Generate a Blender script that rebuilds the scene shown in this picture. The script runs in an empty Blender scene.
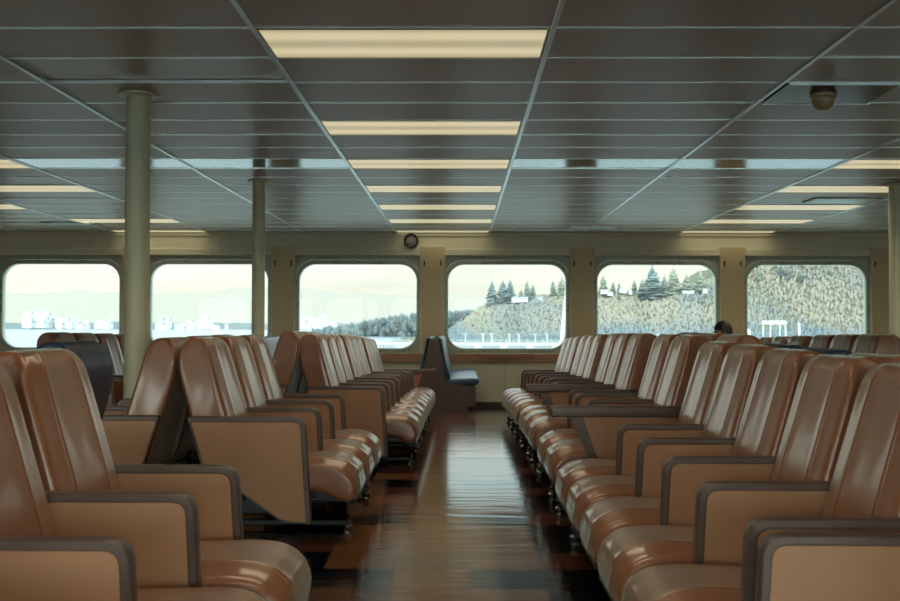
import bpy, bmesh, math, random
from mathutils import Vector, Matrix, noise
random.seed(7)
S = bpy.context.scene
COL = S.collection
R = math.radians

# ------------------------------------------------------------------ measures
CAMZ = 1.01
F = 1040.0
CEIL = 2.53
YW = 17.1                      # window wall
YB = -5.2                      # opposite wall, behind the camera
XL, XR = -12.0, 12.0
SEA = -9.0
def floor_z(y):                # the deck is cambered, highest along the ship's centreline
    return -0.0031 * (y - 6.3) ** 2

# ------------------------------------------------------------------ helpers
def tag(o, label=None, cat=None, group=None, kind=None):
    if label: o['label'] = label
    if cat: o['category'] = cat
    if group: o['group'] = group
    if kind: o['kind'] = kind
    return o
def empty(name, loc=(0, 0, 0), rz=0, parent=None):
    o = bpy.data.objects.new(name, None)
    o.empty_display_size = 0.1
    COL.objects.link(o)
    o.location = loc
    o.rotation_euler = (0, 0, rz)
    if parent: o.parent = parent
    return o
def link(name, me, parent=None, loc=(0, 0, 0), rz=0):
    o = bpy.data.objects.new(name, me)
    COL.objects.link(o)
    o.location = loc
    o.rotation_euler = (0, 0, rz)
    if parent: o.parent = parent
    return o
def to_mesh(name, bm, mats, smooth=False, angle=35, recalc=True):
    if recalc: bmesh.ops.recalc_face_normals(bm, faces=bm.faces[:])
    me = bpy.data.meshes.new(name)
    if smooth:
        ca = math.cos(R(angle))
        for f in bm.faces: f.smooth = True
        for e in bm.edges:
            lf = e.link_faces
            if len(lf) == 2 and lf[0].normal.dot(lf[1].normal) < ca: e.smooth = False
    bm.to_mesh(me); bm.free()
    if not isinstance(mats, (list, tuple)): mats = [mats]
    for m in mats: me.materials.append(m)
    return me
def add_box(bm, a, b, bev=0.0, mi=0, seg=2):
    x0, y0, z0 = a; x1, y1, z1 = b
    r = bmesh.ops.create_cube(bm, size=1.0)
    vs = r['verts']
    for v in vs:
        v.co = Vector((x0 + (v.co.x + .5) * (x1 - x0), y0 + (v.co.y + .5) * (y1 - y0), z0 + (v.co.z + .5) * (z1 - z0)))
    fs = set(f for v in vs for f in v.link_faces)
    for f in fs: f.material_index = mi
    if bev > 0:
        es = list(set(e for v in vs for e in v.link_edges))
        rr = bmesh.ops.bevel(bm, geom=es, offset=bev, segments=seg, profile=.6, affect='EDGES')
        for f in rr['faces']: f.material_index = mi
def add_cyl(bm, p0, p1, r0, r1=None, n=24, caps=True, mi=0):
    r1 = r0 if r1 is None else r1
    p0 = Vector(p0); p1 = Vector(p1); d = (p1 - p0)
    q = d.to_track_quat('Z', 'Y')
    A, B = [], []
    for i in range(n):
        a = 2 * math.pi * i / n
        A.append(bm.verts.new(p0 + q @ Vector((r0 * math.cos(a), r0 * math.sin(a), 0))))
        B.append(bm.verts.new(p1 + q @ Vector((r1 * math.cos(a), r1 * math.sin(a), 0))))
    for i in range(n):
        f = bm.faces.new((A[i], A[(i + 1) % n], B[(i + 1) % n], B[i])); f.material_index = mi
    if caps:
        f = bm.faces.new(A[::-1]); f.material_index = mi
        f = bm.faces.new(B); f.material_index = mi
def add_lathe(bm, prof, c=(0, 0, 0), n=32, axis='Z'):
    rings = []
    for (r, z) in prof:
        ring = []
        for i in range(n):
            a = 2 * math.pi * i / n
            p = Vector((r * math.cos(a), r * math.sin(a), z))
            if axis == 'Y': p = Vector((p.x, p.z, p.y))
            ring.append(bm.verts.new(p + Vector(c)))
        rings.append(ring)
    for k in range(len(rings) - 1):
        for i in range(n):
            bm.faces.new((rings[k][i], rings[k][(i + 1) % n], rings[k + 1][(i + 1) % n], rings[k + 1][i]))
    bm.faces.new(rings[0]); bm.faces.new(rings[-1])
def add_ball(bm, c, r, sx=1, sy=1, sz=1, sub=2):
    q = bmesh.ops.create_icosphere(bm, subdivisions=sub, radius=r)
    for v in q['verts']:
        v.co = Vector((v.co.x * sx, v.co.y * sy, v.co.z * sz)) + Vector(c)
    return q['verts']
def rounded(pts, rad, seg=5):
    out = []; n = len(pts)
    for i in range(n):
        p = Vector(pts[i]); a = Vector(pts[i - 1]); b = Vector(pts[(i + 1) % n]); r = rad[i]
        if r <= 0: r = 1e-4
        da = (a - p); db = (b - p)
        ra = min(r, da.length * .48); rb = min(r, db.length * .48)
        A = p + da.normalized() * ra; B = p + db.normalized() * rb
        for k in range(seg + 1):
            t = k / seg
            out.append(A * (1 - t) ** 2 * 1.0 + p * 2 * t * (1 - t) + B * t * t)
    return out
def inset(pts, ds):
    # pts counter-clockwise, ds[i] = inward distance of the edge i -> i+1
    n = len(pts); L = []
    for i in range(n):
        a = Vector(pts[i]); b = Vector(pts[(i + 1) % n]); d = (b - a).normalized()
        nrm = Vector((-d.y, d.x))
        L.append((a + nrm * ds[i], d))
    out = []
    for i in range(n):
        p, d = L[i - 1]; q, e = L[i]
        den = d.x * e.y - d.y * e.x
        t = ((q - p).x * e.y - (q - p).y * e.x) / den
        out.append(p + d * t)
    return out
def extrude_uz(bm, poly, y0, y1):
    A = [bm.verts.new((p[0], y0, p[1])) for p in poly]
    B = [bm.verts.new((p[0], y1, p[1])) for p in poly]
    n = len(poly)
    bm.faces.new(A); bm.faces.new(B[::-1])
    for i in range(n): bm.faces.new((A[i], B[i], B[(i + 1) % n], A[(i + 1) % n]))
def ring_uz(bm, outer, inner, hy, edge=0.004):
    n = len(outer)
    O = [Vector(p) for p in outer]; I = [Vector(p) for p in inner]
    loops = []
    for (wo, y) in ((0, -hy), (0, -hy), (1, -hy + edge), (1, hy - edge), (0, hy), (0, hy)):
        pass
    def mk(f, y): return [bm.verts.new((O[i].lerp(I[i], f).x, y, O[i].lerp(I[i], f).y)) for i in range(n)]
    L = [mk(0.0, -hy + edge), mk(0.13, -hy), mk(0.85, -hy), mk(1.0, -hy + edge), mk(1.0, hy - edge), mk(0.85, hy), mk(0.13, hy), mk(0.0, hy - edge)]
    for k in range(8):
        a = L[k]; b = L[(k + 1) % 8]
        for i in range(n):
            j = (i + 1) % n
            bm.faces.new((a[i], a[j], b[j], b[i]))
def catmull(pts, seg=4):
    out = []; n = len(pts)
    for i in range(n):
        p0, p1, p2, p3 = (Vector(pts[(i + k - 1) % n]) for k in range(4))
        for s in range(seg):
            t = s / seg
            out.append(.5 * ((2 * p1) + (p2 - p0) * t + (2 * p0 - 5 * p1 + 4 * p2 - p3) * t * t + (3 * p1 - p0 - 3 * p2 + p3) * t ** 3))
    return out
def sweep(bm, prof, hw, crown, r_edge, seams, sdepth, wfun=None, ts=None, crownmask=None):
    n = len(prof)
    P = [Vector(p) for p in prof]
    area = sum(P[i].x * P[(i + 1) % n].y - P[(i + 1) % n].x * P[i].y for i in range(n))
    sg = 1 if area > 0 else -1
    N = []
    for i in range(n):
        d = (P[(i + 1) % n] - P[i - 1]).normalized()
        N.append(Vector((d.y, -d.x)) * sg)
    t0 = 1 - r_edge / hw
    samples = set([0.0])
    for k in range(1, 6): samples.add(round(k * .16, 4))
    for s in seams:
        for d in (-.06, -.03, -.012, 0, .012, .03, .06): samples.add(round(s + d, 4))
    for k in range(0, 7): samples.add(round(t0 + (1 - t0) * math.sin(k / 6 * math.pi / 2), 4))
    samples = sorted(s for s in samples if 0 <= s <= 1)
    T = [-s for s in samples[::-1] if s > 0] + samples
    rings = []
    for t in T:
        a = abs(t)
        off = crown * (1 - a * a)
        for s in seams: off -= sdepth * math.exp(-((a - s) / .018) ** 2) - sdepth * .9 * math.exp(-((a - s) / .10) ** 2)
        if a > t0:
            k = min(1, (a - t0) / (1 - t0)); off -= r_edge * (1 - math.sqrt(max(0, 1 - k * k)))
        ring = []
        for i in range(n):
            m = 1.0 if crownmask is None else crownmask(P[i])
            o = off * m if off > 0 else off
            q = P[i] + N[i] * o
            w = hw if wfun is None else hw * wfun(P[i])
            ring.append(bm.verts.new((q.x, t * w, q.y)))
        rings.append(ring)
    for k in range(len(rings) - 1):
        for i in range(n):
            j = (i + 1) % n
            bm.faces.new((rings[k][i], rings[k][j], rings[k + 1][j], rings[k + 1][i]))
    bm.faces.new(rings[0]); bm.faces.new(rings[-1])

# ------------------------------------------------------------------ materials
def mat(name, col, rough=.5, metal=0.0, spec=.5, noise_amt=0.0, nscale=8.0, bump=0.0, bscale=60.0, stretch=None, emit=None, estr=0.0, coat=0.0):
    m = bpy.data.materials.new(name); m.use_nodes = True
    nt = m.node_tree; b = nt.nodes['Principled BSDF']
    b.inputs['Base Color'].default_value = (*col, 1)
    b.inputs['Roughness'].default_value = rough
    b.inputs['Metallic'].default_value = metal
    b.inputs['Specular IOR Level'].default_value = spec
    b.inputs['Coat Weight'].default_value = coat
    b.inputs['Coat Roughness'].default_value = .27
    tc = nt.nodes.new('ShaderNodeTexCoord')
    src = tc.outputs['Object']
    if stretch:
        mp = nt.nodes.new('ShaderNodeMapping'); mp.inputs['Scale'].default_value = stretch
        nt.links.new(src, mp.inputs['Vector']); src = mp.outputs['Vector']
    if noise_amt > 0:
        n = nt.nodes.new('ShaderNodeTexNoise'); n.inputs['Scale'].default_value = nscale; n.inputs['Detail'].default_value = 5
        nt.links.new(src, n.inputs['Vector'])
        mr = nt.nodes.new('ShaderNodeMapRange')
        mr.inputs['From Min'].default_value = .25; mr.inputs['From Max'].default_value = .75
        mr.inputs['To Min'].default_value = 1 - noise_amt; mr.inputs['To Max'].default_value = 1 + noise_amt
        nt.links.new(n.outputs['Fac'], mr.inputs['Value'])
        mx = nt.nodes.new('ShaderNodeVectorMath'); mx.operation = 'SCALE'
        mx.inputs[0].default_value = col
        nt.links.new(mr.outputs['Result'], mx.inputs['Scale'])
        nt.links.new(mx.outputs['Vector'], b.inputs['Base Color'])
        rr = nt.nodes.new('ShaderNodeMapRange')
        rr.inputs['To Min'].default_value = max(.02, rough - .06); rr.inputs['To Max'].default_value = rough + .06
        nt.links.new(n.outputs['Fac'], rr.inputs['Value']); nt.links.new(rr.outputs['Result'], b.inputs['Roughness'])
    if bump > 0:
        n2 = nt.nodes.new('ShaderNodeTexNoise'); n2.inputs['Scale'].default_value = bscale; n2.inputs['Detail'].default_value = 3
        nt.links.new(src, n2.inputs['Vector'])
        bp = nt.nodes.new('ShaderNodeBump'); bp.inputs['Strength'].default_value = bump; bp.inputs['Distance'].default_value = .01
        nt.links.new(n2.outputs['Fac'], bp.inputs['Height']); nt.links.new(bp.outputs['Normal'], b.inputs['Normal'])
    if emit:
        b.inputs['Emission Color'].default_value = (*emit, 1); b.inputs['Emission Strength'].default_value = estr
    return m

VINYL = mat('tan_vinyl', (.255, .100, .042), .40, noise_amt=.05, nscale=5, bump=.02, bscale=14, spec=.6, coat=.62)
vb = VINYL.node_tree.nodes['Principled BSDF']; vb.inputs['Coat Roughness'].default_value = .13; vb.inputs['Sheen Weight'].default_value = .26; vb.inputs['Sheen Roughness'].default_value = .32; vb.inputs['Sheen Tint'].default_value = (.66, 1.0, .86, 1)  # greenish sheen put in for window light glancing off the seats
PANEL = mat('tan_arm_laminate', (.44, .235, .128), .48, noise_amt=.05, nscale=4, spec=.4)
NAVY = mat('navy_vinyl', (.018, .032, .062), .36, noise_amt=.1, nscale=5, bump=.08, bscale=20)
BLUEV = mat('blue_vinyl', (.03, .075, .14), .33, noise_amt=.1, nscale=5, bump=.08, bscale=20)
TRIM = mat('brown_grey_metal_trim', (.115, .082, .068), .38, metal=.15, noise_amt=.06, nscale=10)
DARK = mat('dark_steel', (.018, .018, .02), .38, metal=.5)
CONE = mat('speaker_cloth', (.25, .235, .19), .8)
CHROME = mat('worn_chrome', (.35, .34, .33), .25, metal=1)
BOOTH = mat('booth_laminate', (.115, .085, .078), .5, noise_amt=.08, nscale=4)
POLE = mat('cream_painted_steel', (.60, .61, .43), .38, noise_amt=.05, nscale=3)
WALL = mat('cream_wall_paint', (.74, .72, .54), .55, noise_amt=.07, nscale=1.6)
WALLPLATE = mat('grey_green_wall_plate', (.44, .475, .37), .4, noise_amt=.1, nscale=3)
FRAME = mat('window_frame_paint', (.42, .47, .38), .35, noise_amt=.08, nscale=5)
MULL = mat('tan_mullion_panel', (.64, .52, .31), .5, noise_amt=.05, nscale=2)
WOOD = mat('varnished_wood_rail', (.42, .21, .10), .4, noise_amt=.3, nscale=3, stretch=(.6, 6, 10))
WOODD = mat('red_brown_wood', (.34, .12, .06), .35, noise_amt=.25, nscale=3, stretch=(.6, 6, 10))
BASE = mat('dark_baseboard', (.05, .042, .038), .5)
CEILM = mat('ceiling_panel_metal', (.43, .385, .30), .38, metal=.12, noise_amt=.06, nscale=1.2, stretch=(.5, 4, 1), spec=.5)
CEILG = mat('ceiling_panel_polished', (.15, .17, .18), .13, metal=.6, noise_amt=.04, nscale=2)
BAR = mat('ceiling_bar_metal', (.66, .74, .73), .28, metal=.8)
LAMPM = mat('light_diffuser', (.8, .75, .55), .4, emit=(1.0, .87, .53), estr=.78)
BLACKG = mat('black_glass_plate', (.012, .018, .03), .2, spec=.15)
HOLE = mat('ceiling_void', (.01, .01, .01), .9)
RIVET = mat('rivet_metal', (.08, .09, .07), .5, metal=.5)
HOOK = mat('dark_bronze_hook', (.03, .022, .015), .4, metal=.7)
RUBBER = mat('black_rubber', (.02, .016, .018), .6)
DOME = mat('amber_dome', (.42, .33, .18), .25)
SKIN = mat('skin', (.45, .26, .18), .5)
HAIR = mat('dark_hair', (.018, .014, .018), .45)
COATM = mat('charcoal_coat', (.035, .035, .045), .8)
TROUS = mat('dark_trousers', (.03, .035, .05), .8)
SHOE = mat('black_shoe', (.02, .02, .02), .4)

def lamp_mat():
    m = LAMPM; nt = m.node_tree; b = nt.nodes['Principled BSDF']
    # the two tubes behind the ribbed plastic
    tc = nt.nodes.new('ShaderNodeTexCoord'); sp = nt.nodes.new('ShaderNodeSeparateXYZ')
    nt.links.new(tc.outputs['Object'], sp.inputs[0])
    mul = nt.nodes.new('ShaderNodeMath'); mul.operation = 'MULTIPLY'; mul.inputs[1].default_value = 2 * math.pi / .30
    co = nt.nodes.new('ShaderNodeMath'); co.operation = 'COSINE'
    nt.links.new(sp.outputs['Y'], mul.inputs[0]); nt.links.new(mul.outputs[0], co.inputs[0])
    mr = nt.nodes.new('ShaderNodeMapRange'); mr.inputs['From Min'].default_value = -1; mr.inputs['From Max'].default_value = 1
    mr.inputs['To Min'].default_value = .62; mr.inputs['To Max'].default_value = .37
    nt.links.new(co.outputs[0], mr.inputs['Value']); nt.links.new(mr.outputs['Result'], b.inputs['Emission Strength'])
lamp_mat()

def glass_mat():
    m = bpy.data.materials.new('hazy_window_glass'); m.use_nodes = True
    nt = m.node_tree; nt.nodes.clear()
    out = nt.nodes.new('ShaderNodeOutputMaterial')
    tr = nt.nodes.new('ShaderNodeBsdfTransparent'); tr.inputs['Color'].default_value = (.885, .965, .93, 1)
    gl = nt.nodes.new('ShaderNodeBsdfGlossy'); gl.inputs['Roughness'].default_value = .02; gl.inputs['Color'].default_value = (1, 1, 1, 1)
    tl = nt.nodes.new('ShaderNodeBsdfTranslucent'); tl.inputs['Color'].default_value = (.95, .95, .88, 1)
    fr = nt.nodes.new('ShaderNodeFresnel'); fr.inputs['IOR'].default_value = 1.22
    m1 = nt.nodes.new('ShaderNodeMixShader'); m1.inputs[0].default_value = .05      # whitish film added to haze the view outside
    m2 = nt.nodes.new('ShaderNodeMixShader')
    nt.links.new(tr.outputs[0], m1.inputs[1]); nt.links.new(tl.outputs[0], m1.inputs[2])
    nt.links.new(fr.outputs[0], m2.inputs[0]); nt.links.new(m1.outputs[0], m2.inputs[1]); nt.links.new(gl.outputs[0], m2.inputs[2])
    nt.links.new(m2.outputs[0], out.inputs[0])
    return m
GLASS = glass_mat()

def floor_mat():
    m = bpy.data.materials.new('waxed_vinyl_tiles'); m.use_nodes = True
    nt = m.node_tree; b = nt.nodes['Principled BSDF']
    at = nt.nodes.new('ShaderNodeAttribute'); at.attribute_name = 'tile'
    tc = nt.nodes.new('ShaderNodeTexCoord')
    mp = nt.nodes.new('ShaderNodeMapping'); mp.inputs['Scale'].default_value = (2.2, 14, 1)
    nt.links.new(tc.outputs['Object'], mp.inputs['Vector'])
    n = nt.nodes.new('ShaderNodeTexNoise'); n.inputs['Scale'].default_value = 1.6; n.inputs['Detail'].default_value = 6; n.inputs['Distortion'].default_value = .6
    nt.links.new(mp.outputs['Vector'], n.inputs['Vector'])
    mr = nt.nodes.new('ShaderNodeMapRange'); mr.inputs['From Min'].default_value = .3; mr.inputs['From Max'].default_value = .7
    mr.inputs['To Min'].default_value = .85; mr.inputs['To Max'].default_value = 1.12
    nt.links.new(n.outputs['Fac'], mr.inputs['Value'])
    mx = nt.nodes.new('ShaderNodeVectorMath'); mx.operation = 'SCALE'
    nt.links.new(at.outputs['Color'], mx.inputs[0]); nt.links.new(mr.outputs['Result'], mx.inputs['Scale'])
    nt.links.new(mx.outputs['Vector'], b.inputs['Base Color'])
    b.inputs['Roughness'].default_value = .11
    b.inputs['Specular IOR Level'].default_value = .75
    # ripples in the wax coat
    mp2 = nt.nodes.new('ShaderNodeMapping'); mp2.inputs['Scale'].default_value = (.8, 5.0, 1)
    nt.links.new(tc.outputs['Object'], mp2.inputs['Vector'])
    n2 = nt.nodes.new('ShaderNodeTexNoise'); n2.inputs['Scale'].default_value = 1.8; n2.inputs['Detail'].default_value = 3; n2.inputs['Distortion'].default_value = .8
    nt.links.new(mp2.outputs['Vector'], n2.inputs['Vector'])
    bp = nt.nodes.new('ShaderNodeBump'); bp.inputs['Strength'].default_value = .12; bp.inputs['Distance'].default_value = .02
    nt.links.new(n2.outputs['Fac'], bp.inputs['Height']); nt.links.new(bp.outputs['Normal'], b.inputs['Normal'])
    return m
FLOOR = floor_mat()

# ------------------------------------------------------------------ room shell
def build_floor():
    bm = bmesh.new()
    lay = bm.loops.layers.color.new('tile')
    T = .305
    x_seam = .012 + .02
    nx0 = int((XL - x_seam) / T) - 1; nx1 = int((XR - x_seam) / T) + 1
    ny = int((YW - YB) / T) + 2
    y_off = 4.07 - T * 40
    g = .0016
    tan = [(.46, .31, .19), (.42, .28, .17), (.50, .34, .20)]
    red = [(.31, .185, .135), (.28, .165, .12)]
    dark = [(.045, .054, .080), (.060, .064, .085), (.038, .047, .074)]
    rnd = random.Random(3)
    for i in range(nx0, nx1):
        xa = x_seam + i * T; xb = xa + T
        xa = max(xa, XL); xb = min(xb, XR)
        if xb <= xa: continue
        for j in range(-2, 90):
            ya = y_off + j * T; yb = ya + T
            ya = max(ya, YB); yb = min(yb, YW)
            if yb <= ya: continue
            q = (j - 40) % 4; q3 = (j - 40) % 3
            if i == -1: c = rnd.choice(tan)
            elif i == 0: c = rnd.choice(dark) if q == 0 else rnd.choice(tan)
            elif i == -2: c = rnd.choice(dark) if q == 0 else rnd.choice(red if rnd.random() < .6 else tan)
            elif i == 1: c = rnd.choice(red) if q3 == 1 else rnd.choice(dark)
            elif i in (2, 3): c = rnd.choice(dark) if (q3 != 0) else rnd.choice(red)
            elif i in (-3, -4): c = rnd.choice(dark) if (j + i) % 3 else rnd.choice(red)
            else: c = rnd.choice(dark) if (i * 2 + j) % 4 == 0 else rnd.choice(tan)
            for (a, b2, zc, cc) in ((0, 0, 0, c),):
                v = [bm.verts.new((x, y, floor_z(y))) for x, y in ((xa + g, ya + g), (xb - g, ya + g), (xb - g, yb - g), (xa + g, yb - g))]
                f = bm.faces.new(v)
                for l in f.loops: l[lay] = (*cc, 1)
            # the thin joints round the tile
            for (x0, y0, x1, y1) in ((xa, ya, xb, ya + g), (xa, yb - g, xb, yb), (xa, ya + g, xa + g, yb - g), (xb - g, ya + g, xb, yb - g)):
                v = [bm.verts.new((x, y, floor_z(y))) for x, y in ((x0, y0), (x1, y0), (x1, y1), (x0, y1))]
                f = bm.faces.new(v)
                for l in f.loops: l[lay] = (.05, .045, .04, 1)
    me = to_mesh('floor', bm, FLOOR, recalc=False)
    o = link('floor', me); tag(o, kind='structure')
    # smooth camber: give the faces the analytic normal so that reflections do not facet
    nrm = []
    for l in me.loops:
        y = me.vertices[l.vertex_index].co.y
        nrm.append(Vector((0, .0062 * (y - 6.3), 1)).normalized())
    me.polygons.foreach_set('use_smooth', [True] * len(me.polygons))
    me.normals_split_custom_set(nrm)
build_floor()

COLX0, COLW = -1.071, 1.543
PZ0, PD = 5.294, .60
lights_at = {}
for idx in (-12, -8, -4, 0, 4, 7, 10, 13, 16, 19): lights_at[(0, idx)] = 1
for k in (3, -3, 6, -6):
    for idx in (-14, -11, -8, -5, -2, 1, 4, 7, 10, 13, 16, 19): lights_at[(k, idx)] = 1
for idx in (1, 4, -2): lights_at.pop((3, idx), None); lights_at.pop((-3, idx), None)
lights_at.pop((-3, 13)); lights_at[(-4, 13)] = 1
for idx in (7, 10, 13, 16): lights_at.pop((6, idx), None); lights_at.pop((-6, idx), None)

def build_ceiling():
    bm = bmesh.new(); bmg = bmesh.new(); bb = bmesh.new()
    rnd = random.Random(11)
    for k in range(-8, 9):
        xa = COLX0 + k * COLW; xb = xa + COLW
        xa = max(xa, XL); xb = min(xb, XR)
        if xb - xa < .02: continue
        for idx in range(-18, 20):
            ya = PZ0 + idx * PD; yb = min(ya + PD, YW)
            ya = max(ya, YB)
            if yb - ya < .02: continue
            if (k, idx) in lights_at: continue
            g = .006
            tilt = rnd.uniform(-.0022, .0022); tx = rnd.uniform(-.0015, .0015)
            polished = idx == 7 and k not in (0,)
            b = bmg if polished else bm
            zz = CEIL + .004
            if (k, idx) == (-1, 1): tilt = .009; b = bmg if False else bm
            x0, x1 = xa + g, xb - g
            if (k, idx) == (2, 2): x0 = 2.78       # the rest is the black plate
            add_box(b, (x0, ya + g, zz), (x1, yb - g, zz + .02), bev=.003, seg=1)
            b.verts.ensure_lookup_table()
            for v in b.verts[-24:]:
                v.co.z += (v.co.y - (ya + yb) / 2) * tilt / .3 + (v.co.x - (xa + xb) / 2) * tx / .7 + abs(tilt) * 1.0
    me = to_mesh('ceiling', bm, CEILM)
    o = link('ceiling', me); tag(o, kind='structure')
    o2 = link('polished_panel_row', to_mesh('polished_panel_row', bmg, CEILG), o)
    bv = bmesh.new(); add_box(bv, (XL, YB, CEIL + .12), (XR, YW, CEIL + .16))
    link('deck_above', to_mesh('deck_above', bv, HOLE), o)
    for k in range(-7, 9):
        x = COLX0 + k * COLW
        add_box(bb, (x - .014, YB, CEIL - .006), (x + .014, YW, CEIL + .018), bev=.002, seg=1)
    link('lengthwise_bars', to_mesh('lengthwise_bars', bb, BAR), o)
    bb = bmesh.new()
    for idx in range(-17, 20):
        y = PZ0 + idx * PD
        add_box(bb, (XL, y - .0075, CEIL - .001), (XR, y + .0075, CEIL + .016))
    link('crosswise_bars', to_mesh('crosswise_bars', bb, BAR), o)
build_ceiling()

LAMP_W = 8.0
def build_lights():
    w = COLW - .034
    bmf = bmesh.new()
    O = [(-w / 2, -.285), (w / 2, -.285), (w / 2, .285), (-w / 2, .285)]
    I = [(-w / 2 + .006, -.282), (w / 2 - .012, -.282), (w / 2 - .012, .282), (-w / 2 + .006, .282)]
    for z0, z1, P, Q in ((0, 0, O, I),):
        a = [bmf.verts.new((x, y, 0)) for x, y in O]; b = [bmf.verts.new((x, y, 0)) for x, y in I]
        c = [bmf.verts.new((x, y, .055)) for x, y in I]; d = [bmf.verts.new((x, y, .06)) for x, y in O]
        for i in range(4):
            j = (i + 1) % 4
            bmf.faces.new((a[i], a[j], b[j], b[i])); bmf.faces.new((b[i], b[j], c[j], c[i])); bmf.faces.new((a[j], a[i], d[i], d[j])); bmf.faces.new((d[i], d[j], c[j], c[i]))
    fm = to_mesh('light_frame', bmf, CEILM)
    bmd = bmesh.new(); add_box(bmd, (-w / 2 + .007, -.281, .004), (w / 2 - .013, .281, .016), bev=.003, seg=1)
    dm = to_mesh('light_diffuser', bmd, LAMPM)
    names = {0: ('over the central aisle', 'ceiling lights in the column over the aisle'),
             3: ('in the lit column right of the aisle', 'ceiling lights in the column right of the aisle'),
             -3: ('in the lit column left of the aisle', 'ceiling lights in the column left of the aisle'),
             -4: ('set one column further left than its neighbours', 'ceiling lights in the column left of the aisle'),
             6: ('in the far right corner of the ceiling', 'ceiling lights near the ends of the cabin'),
             -6: ('in the far left corner of the ceiling', 'ceiling lights near the ends of the cabin')}
    ordw = ['nearest', 'second', 'third', 'fourth', 'fifth', 'sixth', 'seventh', 'eighth', 'ninth', 'tenth', 'eleventh', 'twelfth']
    cnt = {}
    for (k, idx) in sorted(lights_at, key=lambda a: (a[0], a[1])):
        y = PZ0 + (idx + .5) * PD; x = COLX0 + (k + .5) * COLW
        if y > YW - .1 or abs(x) > 11.5: continue
        if idx == 19: y = PZ0 + 19 * PD + .19
        vis = idx >= 0
        if not vis and k in (6, -6): continue
        e = empty('ceiling_light', (x, y, CEIL - .004))
        a, b = names[k]
        if vis:
            cnt[k] = cnt.get(k, 0) + 1; c = cnt[k]
            lab = 'warm fluorescent ceiling light %s, %s from the camera' % (a, ordw[c - 1])
        else:
            lab = 'warm fluorescent ceiling light behind the camera %s' % a
        tag(e, lab, 'ceiling light', b)
        f = link('light_frame', fm, e); d = link('light_diffuser', dm, e)
        if idx == 19: f.scale = d.scale = (1, .58, 1)
        ld = bpy.data.lights.new('fluorescent_tubes', 'AREA'); ld.shape = 'RECTANGLE'; ld.size = w - .1; ld.size_y = .48 * (.58 if idx == 19 else 1)
        ld.energy = LAMP_W * (.12 if idx == 19 else 1); ld.color = (1.0, .84, .60); ld.spread = R(138)
        lo = bpy.data.objects.new('fluorescent_tubes', ld); COL.objects.link(lo); lo.parent = e; lo.location = (0, 0, .001)
build_lights()

# window wall -------------------------------------------------------
def zpx(y): return CAMZ + (325 - y) / 60.8
WC0, WP = .757, 2.459
GW, GZ0, GZ1 = 1.94, zpx(348.3), zpx(264.3)
PLW, PLZ0, PLZ1 = 2.06, zpx(353), zpx(255.2)
RC = .27
def window_wall(name, y, sgn, ks, glassy=True):
    # sgn +1: room is on the -Y side ; the wall's room face is at y
    T = .16 * sgn
    bm = bmesh.new()
    zt, zb = CEIL + .12, floor_z(y) - .12
    def slab(x0, x1, z0, z1, yy=0.0, mi=0): add_box(bm, (x0, min(y + yy, y + T), z0), (x1, max(y + yy, y + T), z1), mi=mi)
    slab(XL, XR, PLZ1, zt); slab(XL, XR, zb, PLZ0)
    xs = [XL]
    for k in ks: xs += [WC0 + k * WP - PLW / 2, WC0 + k * WP + PLW / 2]
    xs.append(XR)
    for i in range(0, len(xs), 2): slab(xs[i], xs[i + 1], PLZ0, PLZ1)
    o = link(name, to_mesh(name, bm, [WALL]), None); tag(o, kind='structure')
    return o
ks = list(range(-4, 5))
window_wall('wall_far', YW, 1, ks)
kb = list(range(-4, 5))
window_wall('wall_rear', YB, -1, kb)

def rrect(w, z0, z1, r, seg=6):
    return rounded([(-w / 2, z0), (w / 2, z0), (w / 2, z1), (-w / 2, z1)], [r] * 4, seg)
def rrect_arc(w, z0, z1, r, seg=8):
    out = []
    for cx, cz, a0 in ((-w / 2 + r, z0 + r, 180), (w / 2 - r, z0 + r, 270), (w / 2 - r, z1 - r, 0), (-w / 2 + r, z1 - r, 90)):
        for s in range(seg + 1):
            a = R(a0 + 90 * s / seg)
            out.append((cx + r * math.cos(a), cz + r * math.sin(a)))
    return out
def square_like(w, z0, z1, seg=8):
    # points on the rectangle matching rrect_arc's order
    out = []
    for cx, cz, dx0, dz0, dx1, dz1 in ((-w / 2, z0, 0, .3, .3, 0), (w / 2, z0, -.3, 0, 0, .3), (w / 2, z1, 0, -.3, -.3, 0), (-w / 2, z1, .3, 0, 0, -.3)):
        for s in range(seg + 1):
            t = s / seg
            if t < .5: f = 1 - t * 2; out.append((cx + dx0 * f, cz + dz0 * f))
            else: f = t * 2 - 1; out.append((cx + dx1 * f, cz + dz1 * f))
    return out
def loft(bm, loops):
    V = [[bm.verts.new((p[0], yy, p[1])) for p in lp] for (lp, yy) in loops]
    n = len(V[0])
    for k in range(len(V) - 1):
        for i in range(n):
            j = (i + 1) % n
            bm.faces.new((V[k][i], V[k][j], V[k + 1][j], V[k + 1][i]))
    return V
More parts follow.
